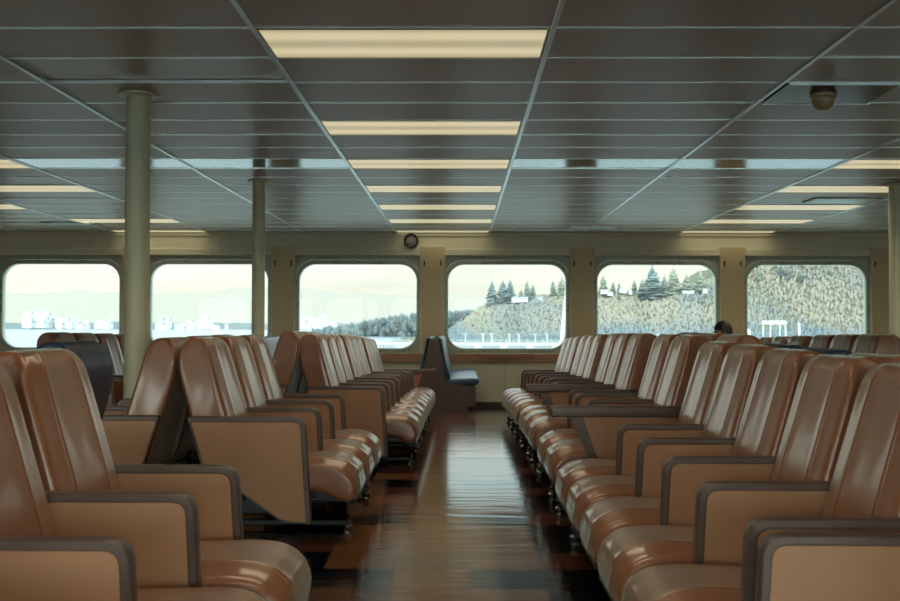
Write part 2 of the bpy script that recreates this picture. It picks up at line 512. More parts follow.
def build_windows():
    bm = bmesh.new()     # recessed plate round the glass
    loft(bm, [(square_like(PLW, PLZ0, PLZ1), 0), (square_like(PLW, PLZ0, PLZ1), .045), (rrect_arc(GW + .15, GZ0 - .075, GZ1 + .075, RC + .06), .045)])
    plate = to_mesh('window_plate', bm, WALLPLATE)
    bm = bmesh.new()     # raised frame
    loft(bm, [(rrect_arc(GW + .15, GZ0 - .075, GZ1 + .075, RC + .06), .05), (rrect_arc(GW + .14, GZ0 - .07, GZ1 + .07, RC + .055), .025),
              (rrect_arc(GW + .03, GZ0 - .015, GZ1 + .015, RC + .012), .022), (rrect_arc(GW, GZ0, GZ1, RC), .034), (rrect_arc(GW, GZ0, GZ1, RC), .15)])
    frame = to_mesh('window_frame', bm, FRAME, smooth=True)
    bm = bmesh.new(); vs = [bm.verts.new((p[0], .085, p[1])) for p in rrect_arc(GW + .004, GZ0 - .002, GZ1 + .002, RC)]
    vb = [bm.verts.new((p[0], .093, p[1])) for p in rrect_arc(GW + .004, GZ0 - .002, GZ1 + .002, RC)]
    bm.faces.new(vs)
    for v in vb: bm.verts.remove(v)
    glass = to_mesh('window_glass', bm, GLASS)
    bm = bmesh.new()
    zc = (GZ0 + GZ1) / 2; hh = (GZ1 - GZ0) / 2
    pts = [(x, GZ1 + .045) for x in (-.75, -.375, 0, .375, .75)] + [(x, GZ0 - .045) for x in (-.75, -.375, 0, .375, .75)] + \
          [(s * (GW / 2 + .045), z) for s in (-1, 1) for z in (zc - .4, zc, zc + .4)]
    for (x, z) in pts: add_cyl(bm, (x, .010, z), (x, .026, z), .011, .013, n=8)
    riv = to_mesh('rivets', bm, RIVET)
    n = 0
    for side, y, rz, kk in (('far', YW, 0, ks), ('rear', YB, math.pi, kb)):
        for k in kk:
            n += 1
            x = WC0 + k * WP
            w = link('window_%d' % n, frame, None, (x, y, 0), rz); tag(w, kind='structure')
            link('window_plate', plate, w); link('window_glass', glass, w)
            if side == 'far': link('rivets', riv, w)
build_windows()

def build_wall_fittings():
    # trapezoid panels covering the frames between the windows, each with its two coat hooks
    bm = bmesh.new()
    t = [(-.205, zpx(247)), (.215, zpx(247)), (.17, PLZ0 + .0), (-.17, PLZ0 + .0)]
    a = [bm.verts.new((x, -.028, z)) for x, z in t]; b = [bm.verts.new((x, .002, z)) for x, z in t]
    bm.faces.new(a); bm.faces.new(b[::-1])
    for i in range(4): bm.faces.new((a[i], b[i], b[(i + 1) % 4], a[(i + 1) % 4]))
    bmesh.ops.bevel(bm, geom=bm.edges[:], offset=.006, segments=2, affect='EDGES')
    me = to_mesh('mullion_cover', bm, MULL)
    bm = bmesh.new()
    add_box(bm, (-.010, -.006, -.05), (.010, 0, .03), bev=.002)
    add_cyl(bm, (0, -.004, .015), (0, -.045, .022), .008, .007, n=10)
    add_ball(bm, (0, -.05, .024), .014, sub=1)
    add_cyl(bm, (0, -.004, -.035), (0, -.03, -.045), .006, .005, n=8)
    hk = to_mesh('coat_hook', bm, HOOK, smooth=True)
    words = ['at far left', 'left of the tall column', 'left of the second window', 'between the second and third windows',
             'just left of the aisle', 'just right of the aisle', 'right of the fourth window', 'at far right', 'past the right column', 'at the far right end']
    i = 0
    pxs = {-4: 'at the left end of the cabin', -3: 'left of the leftmost window', -2: 'directly behind the front column', -1: 'behind the rear column, second left of the aisle',
           0: 'under the round speaker, nearest the aisle', 1: 'just right of the window above the aisle', 2: 'between the two rightmost windows', 3: 'right of the rightmost window',
           4: 'at the right end of the cabin', }
    for k in range(-4, 5):
        x = WC0 + (k - .5) * WP
        o = link('wall_cover_panel', me, None, (x, YW, 0))
        tag(o, 'tan tapering wall panel %s' % pxs[k], 'wall panel', 'tapering panels between the windows')
        for s, wd in ((-1, 'left'), (1, 'right')):
            h = link('coat_hook', hk, o, (s * .135 + .005, -.028, zpx(263)))
    # horizontal ledge strip above the windows
    bm = bmesh.new(); add_box(bm, (XL, YW - .022, zpx(255.5)), (XR, YW, zpx(249)), bev=.006)
    for k in range(-4, 6):
        pass
    o = link('trim_1', to_mesh('trim_1', bm, WALL)); tag(o, kind='structure')
    bm = bmesh.new(); add_box(bm, (XL, YW - .035, zpx(236)), (XR, YW, CEIL + .02), bev=.004)
    o = link('trim_2', to_mesh('trim_2', bm, WALL)); tag(o, kind='structure')
    bm = bmesh.new(); add_box(bm, (XL, YW - .04, zpx(362.5)), (XR, YW, zpx(353.6)), bev=.008)
    o = link('trim_3', to_mesh('trim_3', bm, WOOD)); tag(o, kind='structure')
    bm = bmesh.new(); add_box(bm, (XL, YW - .05, floor_z(YW) - .02), (XR, YW, zpx(401.5)), bev=.008)
    o = link('baseboard_far', to_mesh('baseboard_far', bm, BASE)); tag(o, kind='structure')
    # raised wooden handrail piece
    bm = bmesh.new(); add_box(bm, (.28, YW - .10, zpx(357.5)), (1.22, YW - .04, zpx(353.4)), bev=.012)
    o = link('wooden_rail_board', to_mesh('wooden_rail_board', bm, WOODD)); tag(o, 'darker red-brown wooden board fixed on the wall rail below the window above the aisle', 'rail')
    # lower wall joints
    bm = bmesh.new()
    for x in (-3.2, -1.45, .72, 1.05, 2.5): add_box(bm, (x, YW - .006, zpx(401)), (x + .012, YW, zpx(363)))
    o = link('trim_4', to_mesh('trim_4', bm, WALLPLATE)); tag(o, kind='structure')
    # round speaker
    e = empty('wall_speaker', (-.822, YW, zpx(241)))
    tag(e, 'round wall speaker with a dark ring just below the ceiling near the aisle', 'speaker')
    bm = bmesh.new()
    n = 40
    rings = []
    for (r, yy) in ((.122, 0), (.122, -.06), (.112, -.075), (.098, -.07), (.09, -.05)):
        rings.append([bm.verts.new((r * math.cos(2 * math.pi * i / n), yy, r * math.sin(2 * math.pi * i / n))) for i in range(n)])
    for k in range(4):
        for i in range(n): bm.faces.new((rings[k][i], rings[k][(i + 1) % n], rings[k + 1][(i + 1) % n], rings[k + 1][i]))
    link('ring', to_mesh('ring', bm, RUBBER, smooth=True), e)
    bm = bmesh.new(); add_lathe(bm, [(.092, -.03), (.06, -.045), (.02, -.052), (.005, -.053)], axis='Y')
    link('cone', to_mesh('cone', bm, CONE, smooth=True), e)
    # faded stencilled marks left of the speaker (only their smudged outline reads)
    cover = link('cable_conduit', None)
    bpy.data.objects.remove(cover)
build_wall_fittings()

def side_walls():
    for nm, x0, x1 in (('wall_left', XL - .15, XL), ('wall_right', XR, XR + .15)):
        bm = bmesh.new(); add_box(bm, (x0, YB - .16, -.9), (x1, YW + .16, CEIL + .16))
        o = link(nm, to_mesh(nm, bm, WALL)); tag(o, kind='structure')
side_walls()

# poles ---------------------------------------------------------------
def pole(x, y, r, lab):
    e = empty('support_column', (x, y, floor_z(y)))
    tag(e, lab, 'column', 'cream support columns')
    h = CEIL - floor_z(y)
    bm = bmesh.new(); add_cyl(bm, (0, 0, -.02), (0, 0, h), r, n=40)
    link('shaft', to_mesh('shaft', bm, POLE, smooth=True), e)
    bm = bmesh.new(); add_lathe(bm, [(r + .001, h - .014), (r + .048, h - .010), (r + .052, h - .006), (r + .052, h + .004)], n=40)
    link('ceiling_flange', to_mesh('ceiling_flange', bm, POLE, smooth=True), e)
    bm = bmesh.new(); add_lathe(bm, [(r + .03, -.01), (r + .03, .03), (r + .01, .04), (r + .001, .042)], n=40)
    link('base_collar', to_mesh('base_collar', bm, POLE, smooth=True), e)
pole(-2.14, 6.84, .079, 'thick cream round column standing left of the aisle, nearer of the two on the left')
pole(-2.15, 11.0, .068, 'thinner looking cream round column on the left, further back near the windows')
pole(4.67, 11.2, .072, 'cream round column cut by the right edge of the photo')

# ceiling fittings -------------------------------------------------------
def ceiling_fittings():
    e = empty('ceiling_plate', (2.42, 6.81, CEIL - .006)); tag(e, 'black glossy square plate set in the ceiling on the right', 'ceiling plate')
    bm = bmesh.new(); add_box(bm, (-.372, -.285, 0), (.345, .285, .012), bev=.003)
    link('plate', to_mesh('plate', bm, BLACKG), e)
    for q in (-.3, .286):
        bm = bmesh.new(); add_box(bm, (-.36, q, -.003), (.37, q + .014, .02))
        link('edge_strip', to_mesh('edge_strip', bm, BAR), e)
    d = empty('dome_detector', (2.37, 6.81, CEIL - .006)); tag(d, 'small amber dome fitting hanging under the black ceiling plate', 'detector')
    bm = bmesh.new(); add_lathe(bm, [(.086, 0), (.086, -.016), (.080, -.022), (.072, -.024)], n=32)
    link('base_ring', to_mesh('base_ring', bm, DOME, smooth=True), d)
    bm = bmesh.new(); add_lathe(bm, [(.070, -.02), (.074, -.038), (.068, -.066), (.050, -.088), (.026, -.101), (.004, -.104)], n=32)
    link('dome', to_mesh('dome', bm, DOME, smooth=True), d)
    # slotted vents by the window wall
    for (x, y, lab) in ((2.05, 16.1, 'slotted ceiling vent by the windows right of the aisle'), (-5.9, 15.6, 'slotted ceiling vent by the windows at the left end'), (4.6, 12.6, 'slotted ceiling vent beside the right column')):
        v = empty('ceiling_vent', (x, y, CEIL - .004)); tag(v, lab, 'vent', 'ceiling vents')
        bm = bmesh.new()
        for i in range(9): add_box(bm, (-.36, -.2 + i * .05, -.012), (.36, -.175 + i * .05, -.002))
        link('slats', to_mesh('slats', bm, BAR), v)
        for q in (-.4, .36):
            bm = bmesh.new(); add_box(bm, (q, -.23, -.008), (q + .04, .25, .002))
            link('vent_frame', to_mesh('vent_frame', bm, CEILM), v)
ceiling_fittings()

# ------------------------------------------------------------------ ferry seat
PITCH = .53
CUSH_P = catmull([(-.40, .355), (-.2, .362), (0, .368), (.09, .370), (.16, .358), (.208, .325), (.232, .280), (.232, .232), (.205, .202), (.15, .205), (.10, .235), (-.05, .25), (-.25, .25), (-.40, .265)], 3)
BACK_P = catmull([(-.325, .37), (-.345, .47), (-.385, .62), (-.430, .775), (-.462, .885), (-.480, .935), (-.512, .965), (-.565, .965), (-.600, .935), (-.614, .87), (-.600, .76), (-.552, .60), (-.515, .45), (-.475, .34), (-.40, .31)], 3)
def smooth01(t): t = max(0, min(1, t)); return t * t * (3 - 2 * t)
def make_cushion():
    bm = bmesh.new()
    sweep(bm, CUSH_P, .250, .026, .028, [.55], .007, crownmask=lambda p: 1.0 if p.y > .3 else (.5 if p.x > .1 else 0))
    return bm
def make_back():
    bm = bmesh.new()
    sweep(bm, BACK_P, .245, .007, .018, [.52], .005, wfun=lambda p: 1 - .05 * max(0, (p.y - .42) / .54) - .16 * max(0, min(1, (p.y - .84) / .125)) ** 3,
          crownmask=lambda p: 1.0 if p.x > -.5 + (0.9 - p.y) * .15 else .2)
    return bm
cushion = {'tan': to_mesh('seat_cushion', make_cushion(), VINYL, smooth=True, angle=60)}
backm = {'tan': to_mesh('backrest', make_back(), VINYL, smooth=True, angle=60)}
for key, mt in (('navy', NAVY),):
    for d in (cushion, backm):
        c = d['tan'].copy(); c.materials.clear(); c.materials.append(mt); d[key] = c
# piping below the cushion front
def make_pan():
    bm = bmesh.new()
    extrude_uz(bm, rounded([(-.42, .235), (.16, .20), (.22, .188), (.235, .196), (.17, .214), (.10, .240), (-.05, .262), (-.42, .275)], [.002] * 8, 1), -.225, .225)
    return bm
panm = to_mesh('seat_pan', make_pan(), DARK)

def arm_end():
    P = [(-.487, .375), (-.11, .11), (.030, .10), (0.0, .600), (-.555, .600)]
    rad = [.01, .03, .008, .055, .01]
    D = [.008, .008, .024, .024, .010]
    return P, rad, D
def arm_inner():
    P = [(-.43, .27), (.018, .27), (0.0, .600), (-.50, .600)]
    rad = [.005, .001, .055, .008]
    D = [.004, .024, .024, .006]
    return P, rad, D
def build_arm(defn):
    P, rad, D = defn()
    I = inset(P, D)
    ro = rounded(P, rad, 7)
    ri = rounded(I, [max(.001, r - .02) if r > .03 else r for r in rad], 7)
    bt = bmesh.new(); ring_uz(bt, ro, ri, .024)
    bp = bmesh.new()
    I2 = inset(P, [d * .7 for d in D]); rp = rounded(I2, [max(.001, r - .015) if r > .03 else r for r in rad], 7)
    extrude_uz(bp, rp, -.017, .017)
    return to_mesh('armrest', bp, PANEL), to_mesh('arm_trim', bt, TRIM, smooth=True, angle=40)
ARM = {'end': build_arm(arm_end), 'inner': build_arm(arm_inner)}
def build_fold():
    bt = bmesh.new()
    add_box(bt, (-.44, -.032, .548), (.245, .032, .605), bev=.010, seg=3)
    # slanted front post of the flap
    for s in (1,):
        q = [(.085, .56), (.150, .56), (.06, .36), (.03, .30), (-.03, .30), (.015, .36)]
        extrude_uz(bt, q, -.024, .024)
    bp = bmesh.new()
    extrude_uz(bp, [(-.43, .28), (-.01, .30), (.09, .56), (-.47, .56)], -.015, .015)
    return to_mesh('armrest', bp, PANEL), to_mesh('arm_trim', bt, TRIM, smooth=True, angle=40)
ARM['fold'] = build_fold()

def seat(face, xf, yc, z, near_arm, far_arm, label, group, color='tan'):
    """face +1: looks towards +X; xf is the x of the armrest fronts."""
    e = empty('ferry_seat', (xf, yc, z), 0 if face > 0 else math.pi)
    tag(e, label, 'seat', group)
    link('seat_cushion', cushion[color], e); link('backrest', backm[color], e)
    link('seat_pan', panm, e)
    for arm, sy in ((near_arm, -1), (far_arm, 1)):
        if not arm: continue
        ly = sy * (PITCH / 2) * (1 if face > 0 else -1)
        a = link('armrest', ARM[arm][0], e, (0, ly, 0))
        link('arm_trim', ARM[arm][1], a)
    return e
def bench_frame(face, xf, y0, y1, dz, label):
    yc = (y0 + y1) / 2
    e = empty('bench_frame', (xf, yc, floor_z(yc)), 0 if face > 0 else math.pi)
    tag(e, label, 'bench frame', 'steel frames under the seat benches')
    L = (y1 - y0) / 2
    fz = floor_z(yc)
    bm = bmesh.new(); add_box(bm, (-.16, -L + .04, .155 + dz), (-.08, L - .04, .232 + dz), bev=.006); add_box(bm, (-.34, -L + .04, .19 + dz), (-.30, L - .04, .232 + dz), bev=.004)
    link('beam', to_mesh('beam', bm, DARK), e)
    n = 2
    for ly in (-L + .30, L - .30):
        wy = yc + (ly if face > 0 else -ly)
        g = floor_z(wy) - fz
        bm = bmesh.new()
        add_box(bm, (-.19, ly - .03, g + .02), (-.06, ly + .03, .17 + dz), bev=.006)
        add_box(bm, (-.42, ly - .10, .10 + dz), (-.20, ly + .10, .225 + dz), bev=.01)
        link('pedestal', to_mesh('pedestal', bm, DARK), e)
        bm = bmesh.new()
        add_box(bm, (-.42, ly - .028, g + .018), (.175, ly + .028, g + .045), bev=.006)
        f = link('foot_bar', to_mesh('foot_bar', bm, DARK), e)
        bm = bmesh.new()
        add_lathe(bm, [(.024, g + .0), (.027, g + .006), (.027, g + .018), (.018, g + .024), (.018, g + .05), (.022, g + .056), (.016, g + .066), (.004, g + .070)], c=(.168, ly, 0), n=16)
        link('levelling_foot', to_mesh('levelling_foot', bm, CHROME, smooth=True), f)
        bm = bmesh.new()
        add_lathe(bm, [(.024, g + .0), (.027, g + .006), (.027, g + .018), (.018, g + .024), (.004, g + .05)], c=(-.40, ly, 0), n=16)
        link('levelling_foot', to_mesh('levelling_foot', bm, CHROME, smooth=True), f)
    return e
ORD = ['nearest', 'second', 'third', 'fourth', 'fifth', 'sixth', 'seventh', 'eighth', 'ninth']
def bench(face, xf, y0, n, dz, where, group, near='end', far='end', inner='inner', colors=None, labels=None):
    for i in range(n):
        yc = y0 + (i + .5) * PITCH
        c = (colors or {}).get(i, 'tan')
        na = near if i == 0 else inner
        fa = far if i == n - 1 else None
        if labels and i in labels: lab = labels[i]
        else:
            colw = 'tan vinyl' if c == 'tan' else 'dark navy vinyl'
            pos = ('only seat' if n == 1 else ('nearest seat' if i == 0 else ('farthest seat' if i == n - 1 else ('middle seat' if n == 3 else ORD[i] + ' seat'))))
            lab = '%s ferry seat, %s %s' % (colw, pos, where)
        seat(face, xf, yc, floor_z(yc) + dz, na, fa, lab, group, c)
    bench_frame(face, xf, y0, y0 + n * PITCH, dz, 'dark steel frame, seats %s' % where)

GL = 'seats facing the aisle on its left'; GR = 'seats facing the aisle on its right'
GLB = 'seats backing onto the left aisle row'; GRB = 'seats backing onto the right aisle row'
# left of the aisle, facing right
bench(1, -.70, 1.69, 3, 0.0, 'of the bench filling the lower left corner', GL)
bench(1, -.73, 4.90, 3, -.020, 'of the mid bench left of the aisle', GL)
bench(1, -.545, 7.38, 3, -.020, 'of the third bench left of the aisle', GL)
bench(1, -.545, 9.10, 3, -.015, 'of the fourth bench left of the aisle', GL)
bench(1, -.545, 10.95, 3, -.015, 'of the last bench left of the aisle', GL, far='fold')
# backing onto them, facing left
bench(-1, -1.94, 3.47, 1, 0.0, 'backing onto the lower left bench', GLB, colors={0: 'navy'})
bench(-1, -1.985, 4.95, 3, -.02, 'backing onto the mid left bench', GLB)
bench(-1, -1.76, 7.30, 3, .0, 'backing onto the third left bench', GLB)
# right of the aisle, facing left
bench(-1, .71, 1.95, 1, -.03, 'cut by the lower right corner', GR, near=None)
bench(-1, .71, 2.60, 5, -.03, 'of the long bench right of the aisle', GR, far=None)
bench(-1, .71, 5.40, 2, -.010, 'beyond the nearer folding armrest', GR, near='fold')
bench(-1, .71, 6.86, 1, -.010, 'just before the farther folding armrest', GR, far=None)
bench(-1, .71, 7.45, 2, -.010, 'beyond the farther folding armrest', GR, near='fold')
bench(-1, .71, 8.85, 3, -.012, 'of the last bench but one, right aisle side', GR)
bench(-1, .71, 10.55, 3, -.012, 'of the last bench right of the aisle', GR)
# backing onto them, facing right
bench(1, 1.935, 2.70, 4, -.03, 'backing onto the long right bench', GRB, colors={2: 'navy', 3: 'navy'})
bench(1, 1.935, 5.00, 3, .0, 'backing onto the folding armrest bench', GRB)
# the outer rows
bench(1, -2.72, 8.10, 4, -.01, 'of the outer left row', 'seats of the outer rows')
bench(-1, 2.72, 7.98, 3, -.01, 'of the nearer outer right bench', 'seats of the outer rows')
bench(-1, 2.72, 9.70, 5, -.01, 'of the farther outer right bench', 'seats of the outer rows')
bench(1, 3.95, 8.2, 3, -.01, 'facing away in the outer right row', 'seats of the outer rows')

# ------------------------------------------------------------------ booths by the wall
def booth(x, y0, y1, lab):
    e = empty('booth_bench', (x, (y0 + y1) / 2, floor_z(y0))); tag(e, lab, 'bench', 'double-sided navy benches by the windows')
    L = (y1 - y0) / 2
    bm = bmesh.new()
    prof = [(-.56, .10), (-.46, .10), (-.46, -.02), (.46, -.02), (.46, .10), (.56, .10), (.56, .36), (.16, .42), (.06, 1.0), (-.06, 1.0), (-.16, .42), (-.56, .36)]
    extrude_uz(bm, prof, -L, -L + .03)
    link('end_panel', to_mesh('end_panel', bm, BOOTH), e)
    bm = bmesh.new(); extrude_uz(bm, prof, L - .03, L)
    link('end_panel', to_mesh('end_panel', bm, BOOTH), e)
    bm = bmesh.new()
    add_box(bm, (-.55, -L + .03, .12), (.55, L - .03, .34)); add_box(bm, (-.46, -L + .03, -.02), (.46, L - .03, .12))
    extrude_uz(bm, [(-.15, .34), (.15, .34), (.05, .98), (-.05, .98)], -L + .03, L - .03)
    link('body', to_mesh('body', bm, BOOTH), e)
    for s in (-1, 1):
        P = catmull([(s * .13, .40), (s * .20, .375), (s * .38, .375), (s * .56, .385), (s * .60, .43), (s * .57, .475), (s * .38, .475), (s * .17, .455)], 4)
        bm = bmesh.new(); sweep(bm, P, L - .01, .0, .03, [], 0)
        link('seat_cushion', to_mesh('seat_cushion', bm, BLUEV, smooth=True, angle=60), e)
        P = catmull([(s * .15, .46), (s * .22, .47), (s * .15, .75), (s * .11, .98), (s * .08, 1.015), (s * .045, 1.0), (s * .08, .75)], 4)
        bm = bmesh.new(); sweep(bm, P, L - .01, .0, .03, [], 0)
        link('backrest', to_mesh('backrest', bm, BLUEV, smooth=True, angle=60), e)
booth(-.36, 13.9, 16.9, 'double-sided navy bench with grey-brown end panel at the end of the aisle')
booth(-2.72, 13.9, 16.9, 'double-sided navy bench against the windows, its blue back showing left of the aisle')

# ------------------------------------------------------------------ seated person (only the head shows)
def person(x, y, z, face=-1):
    # one vertex per joint, skinned
    V = {'pelvis': (-.20, 0, .47), 'waist': (-.24, 0, .60), 'chest': (-.27, 0, .78), 'neckb': (-.27, 0, .92), 'neck': (-.25, 0, .98),
         'hipL': (-.14, .10, .46), 'kneeL': (.28, .12, .47), 'ankL': (.30, .12, .09), 'toeL': (.44, .13, .04),
         'hipR': (-.14, -.10, .46), 'kneeR': (.28, -.12, .47), 'ankR': (.30, -.12, .09), 'toeR': (.44, -.13, .04),
         'shL': (-.27, .18, .89), 'elL': (-.20, .23, .64), 'wrL': (.03, .14, .56), 'shR': (-.27, -.18, .89), 'elR': (-.20, -.23, .64), 'wrR': (.03, -.14, .56)}
    rad = {'pelvis': .13, 'waist': .13, 'chest': .145, 'neckb': .075, 'neck': .055, 'hipL': .085, 'kneeL': .06, 'ankL': .042, 'toeL': .035,
           'hipR': .085, 'kneeR': .06, 'ankR': .042, 'toeR': .035, 'shL': .065, 'elL': .048, 'wrL': .03, 'shR': .065, 'elR': .048, 'wrR': .03}
    E = [('pelvis', 'waist'), ('waist', 'chest'), ('chest', 'neckb'), ('neckb', 'neck'), ('pelvis', 'hipL'), ('hipL', 'kneeL'), ('kneeL', 'ankL'), ('ankL', 'toeL'),
         ('pelvis', 'hipR'), ('hipR', 'kneeR'), ('kneeR', 'ankR'), ('ankR', 'toeR'), ('neckb', 'shL'), ('shL', 'elL'), ('elL', 'wrL'), ('neckb', 'shR'), ('shR', 'elR'), ('elR', 'wrR')]
    names = list(V)
    # fingers as chains rooted in the palms
    for s, w in ((1, 'wrL'), (-1, 'wrR')):
        wx, wy, wz = V[w]
        palm = 'palm' + w; V[palm] = (wx + .06, wy - s * .02, wz - .01); rad[palm] = .026; E.append((w, palm)); names.append(palm)
        for f in range(4):
            ln = (.055, .068, .064, .048)[f]
            a = '%s_f%d' % (w, f); b = a + 'b'
            oy = s * (.024 - f * .016)
            V[a] = (wx + .09 + ln * .3, wy + oy - s * .02, wz - .012); V[b] = (wx + .09 + ln, wy + oy - s * .025, wz - .035)
            rad[a] = .009; rad[b] = .008; names += [a, b]; E += [(palm, a), (a, b)]
        t = w + '_t'; V[t] = (wx + .07, wy - s * .062, wz + .0); rad[t] = .010; names.append(t); E.append((palm, t))
    me = bpy.data.meshes.new('person')
    me.from_pydata([V[n] for n in names], [(names.index(a), names.index(b)) for a, b in E], [])
    o = link('person', me, None, (x, y, z), 0 if face > 0 else math.pi)
    md = o.modifiers.new('skin', 'SKIN'); sv = me.skin_vertices[0].data
    for i, n in enumerate(names):
        sv[i].radius = (rad[n], rad[n]); sv[i].use_root = (n == 'pelvis')
    md.branch_smoothing = .3
    ss = o.modifiers.new('sub', 'SUBSURF'); ss.levels = 1; ss.render_levels = 2
    me.materials.append(COATM)
    dg = bpy.context.evaluated_depsgraph_get(); ev = o.evaluated_get(dg)
    m2 = bpy.data.meshes.new_from_object(ev)
    o.modifiers.clear()
    # a head joined onto the neck: skull, jaw, nose, ears, eyes
    bm = bmesh.new(); bm.from_mesh(m2)
    for f in bm.faces:
        f.smooth = True; c = f.calc_center_median()
        f.material_index = 0
        if c.z < .52 and c.x > -.3 and c.x < .5 and abs(c.y) < .22 and c.z < .53: f.material_index = 2
        if c.z < .10: f.material_index = 3
        if c.x > .045 and c.z > .515 and abs(c.y) < .2: f.material_index = 1
        if c.z > .945: f.material_index = 1
    hx, hz = -.235, 1.055
    n0 = len(bm.faces)
    vs = add_ball(bm, (0, 0, 0), 1, sub=4)
    for v in vs:
        p = v.co.copy()
        q = Vector((p.x * .096, p.y * .077, p.z * .118))
        if p.z < 0: q.x *= 1 + .12 * p.z * (1 if p.x < 0 else -.2); q.y *= 1 + .28 * p.z
        def g(cx, cy, cz, s, a):
            return a * math.exp(-((p.x - cx) ** 2 + (p.y - cy) ** 2 + (p.z - cz) ** 2) / (s * s))
        q.x += g(.97, 0, -.18, .17, .026) + g(.98, 0, -.02, .12, .010)             # nose
        q.x += g(.85, 0, -.52, .16, .007) + g(.8, 0, -.82, .25, .010)                # lips, chin
        q.x -= g(.9, .36, .02, .17, .010) + g(.9, -.36, .02, .17, .010)              # eye sockets
        q.x -= g(.88, 0, -.58, .045, .004)
        for sy in (1, -1): q.y += sy * g(-.02, sy * 1.0, -.12, .16, .018)            # ears
        v.co = q + Vector((hx, 0, hz))
    bm.faces.ensure_lookup_table()
    for f in bm.faces[n0:]:
        f.smooth = True; f.material_index = 1
    bm.normal_update()
    me2 = bpy.data.meshes.new('person'); bm.to_mesh(me2); bm.free()
    for m in (COATM, SKIN, TROUS, SHOE): me2.materials.append(m)
    o.data = me2
    tag(o, 'person with dark hair sitting low, only the head showing above the right-hand seats', 'person')
    for sy in (1, -1):
        bm = bmesh.new(); add_ball(bm, (hx + .080, sy * .029, hz + .004), .0125, sub=2)
        link('eye', to_mesh('eye', bm, mat('eye', (.12, .10, .09), .2), smooth=True), o)
    # hair: a cap of short locks
    bm = bmesh.new()
    vs = add_ball(bm, (0, 0, 0), 1, sub=4)
    dele = []
    for v in vs:
        p = v.co.copy()
        k = noise.noise(p * 5) * .006 + noise.noise(Vector((p.x * 18, p.y * 18, p.z * 4))) * .004
        q = Vector((p.x * (.106 + k), p.y * (.087 + k), p.z * (.126 + k)))
        line = .10 if p.x > .45 else (-.15 if p.x > -.1 else -.55)
        if p.x > .25 and p.z > .35: q.x += .012
        if p.z < line: dele.append(v)
        v.co = q + Vector((hx - .004, 0, hz + .004))
    bmesh.ops.delete(bm, geom=dele, context='VERTS')
    link('hair', to_mesh('hair', bm, HAIR, smooth=True, angle=80), o)
    return o
person(2.77, 11.96, floor_z(11.96) - .02)

# ------------------------------------------------------------------ outside
EXT = .125
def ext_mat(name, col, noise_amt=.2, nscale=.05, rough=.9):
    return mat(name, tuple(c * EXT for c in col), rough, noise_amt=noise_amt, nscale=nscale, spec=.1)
WATER = mat('sea_water', (.09, .105, .105), .22, bump=.25, bscale=.35, stretch=(1, 3, 1), noise_amt=.15, nscale=.012)
HILL = ext_mat('hill_earth', (.40, .34, .20), .35, .03)
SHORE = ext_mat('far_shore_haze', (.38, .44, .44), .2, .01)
MOUNT = ext_mat('far_mountain_haze', (.92, .76, .60), .06, .0006)  # distance haze is painted in as a pale colour
WHITE = mat('white_paint', (.24, .236, .22), .6)
ROOF = mat('pale_roof', (.12, .12, .115), .7)
WINM = mat('house_windows', (.06, .075, .085), .3)
CONC = mat('pale_concrete', (.17, .162, .138), .8)
POST = mat('pale_grey_post', (.62, .62, .58), .6)
TRUNK = mat('bark', (.22, .18, .14), .9)
CON = [ext_mat('conifer_dark', (.42, .52, .48), .3, .25), ext_mat('conifer_mid', (.52, .60, .46), .3, .25), ext_mat('conifer_pale', (.75, .77, .52), .3, .25)]

def attr_mat(name, k=1.0):
    m = bpy.data.materials.new(name); m.use_nodes = True; nt = m.node_tree; b = nt.nodes['Principled BSDF']
    at = nt.nodes.new('ShaderNodeAttribute'); at.attribute_name = 'leaf'
    nt.links.new(at.outputs['Color'], b.inputs['Base Color']); b.inputs['Roughness'].default_value = .95; b.inputs['Specular IOR Level'].default_value = .05
    return m
BRUSH = attr_mat('bare_brush')

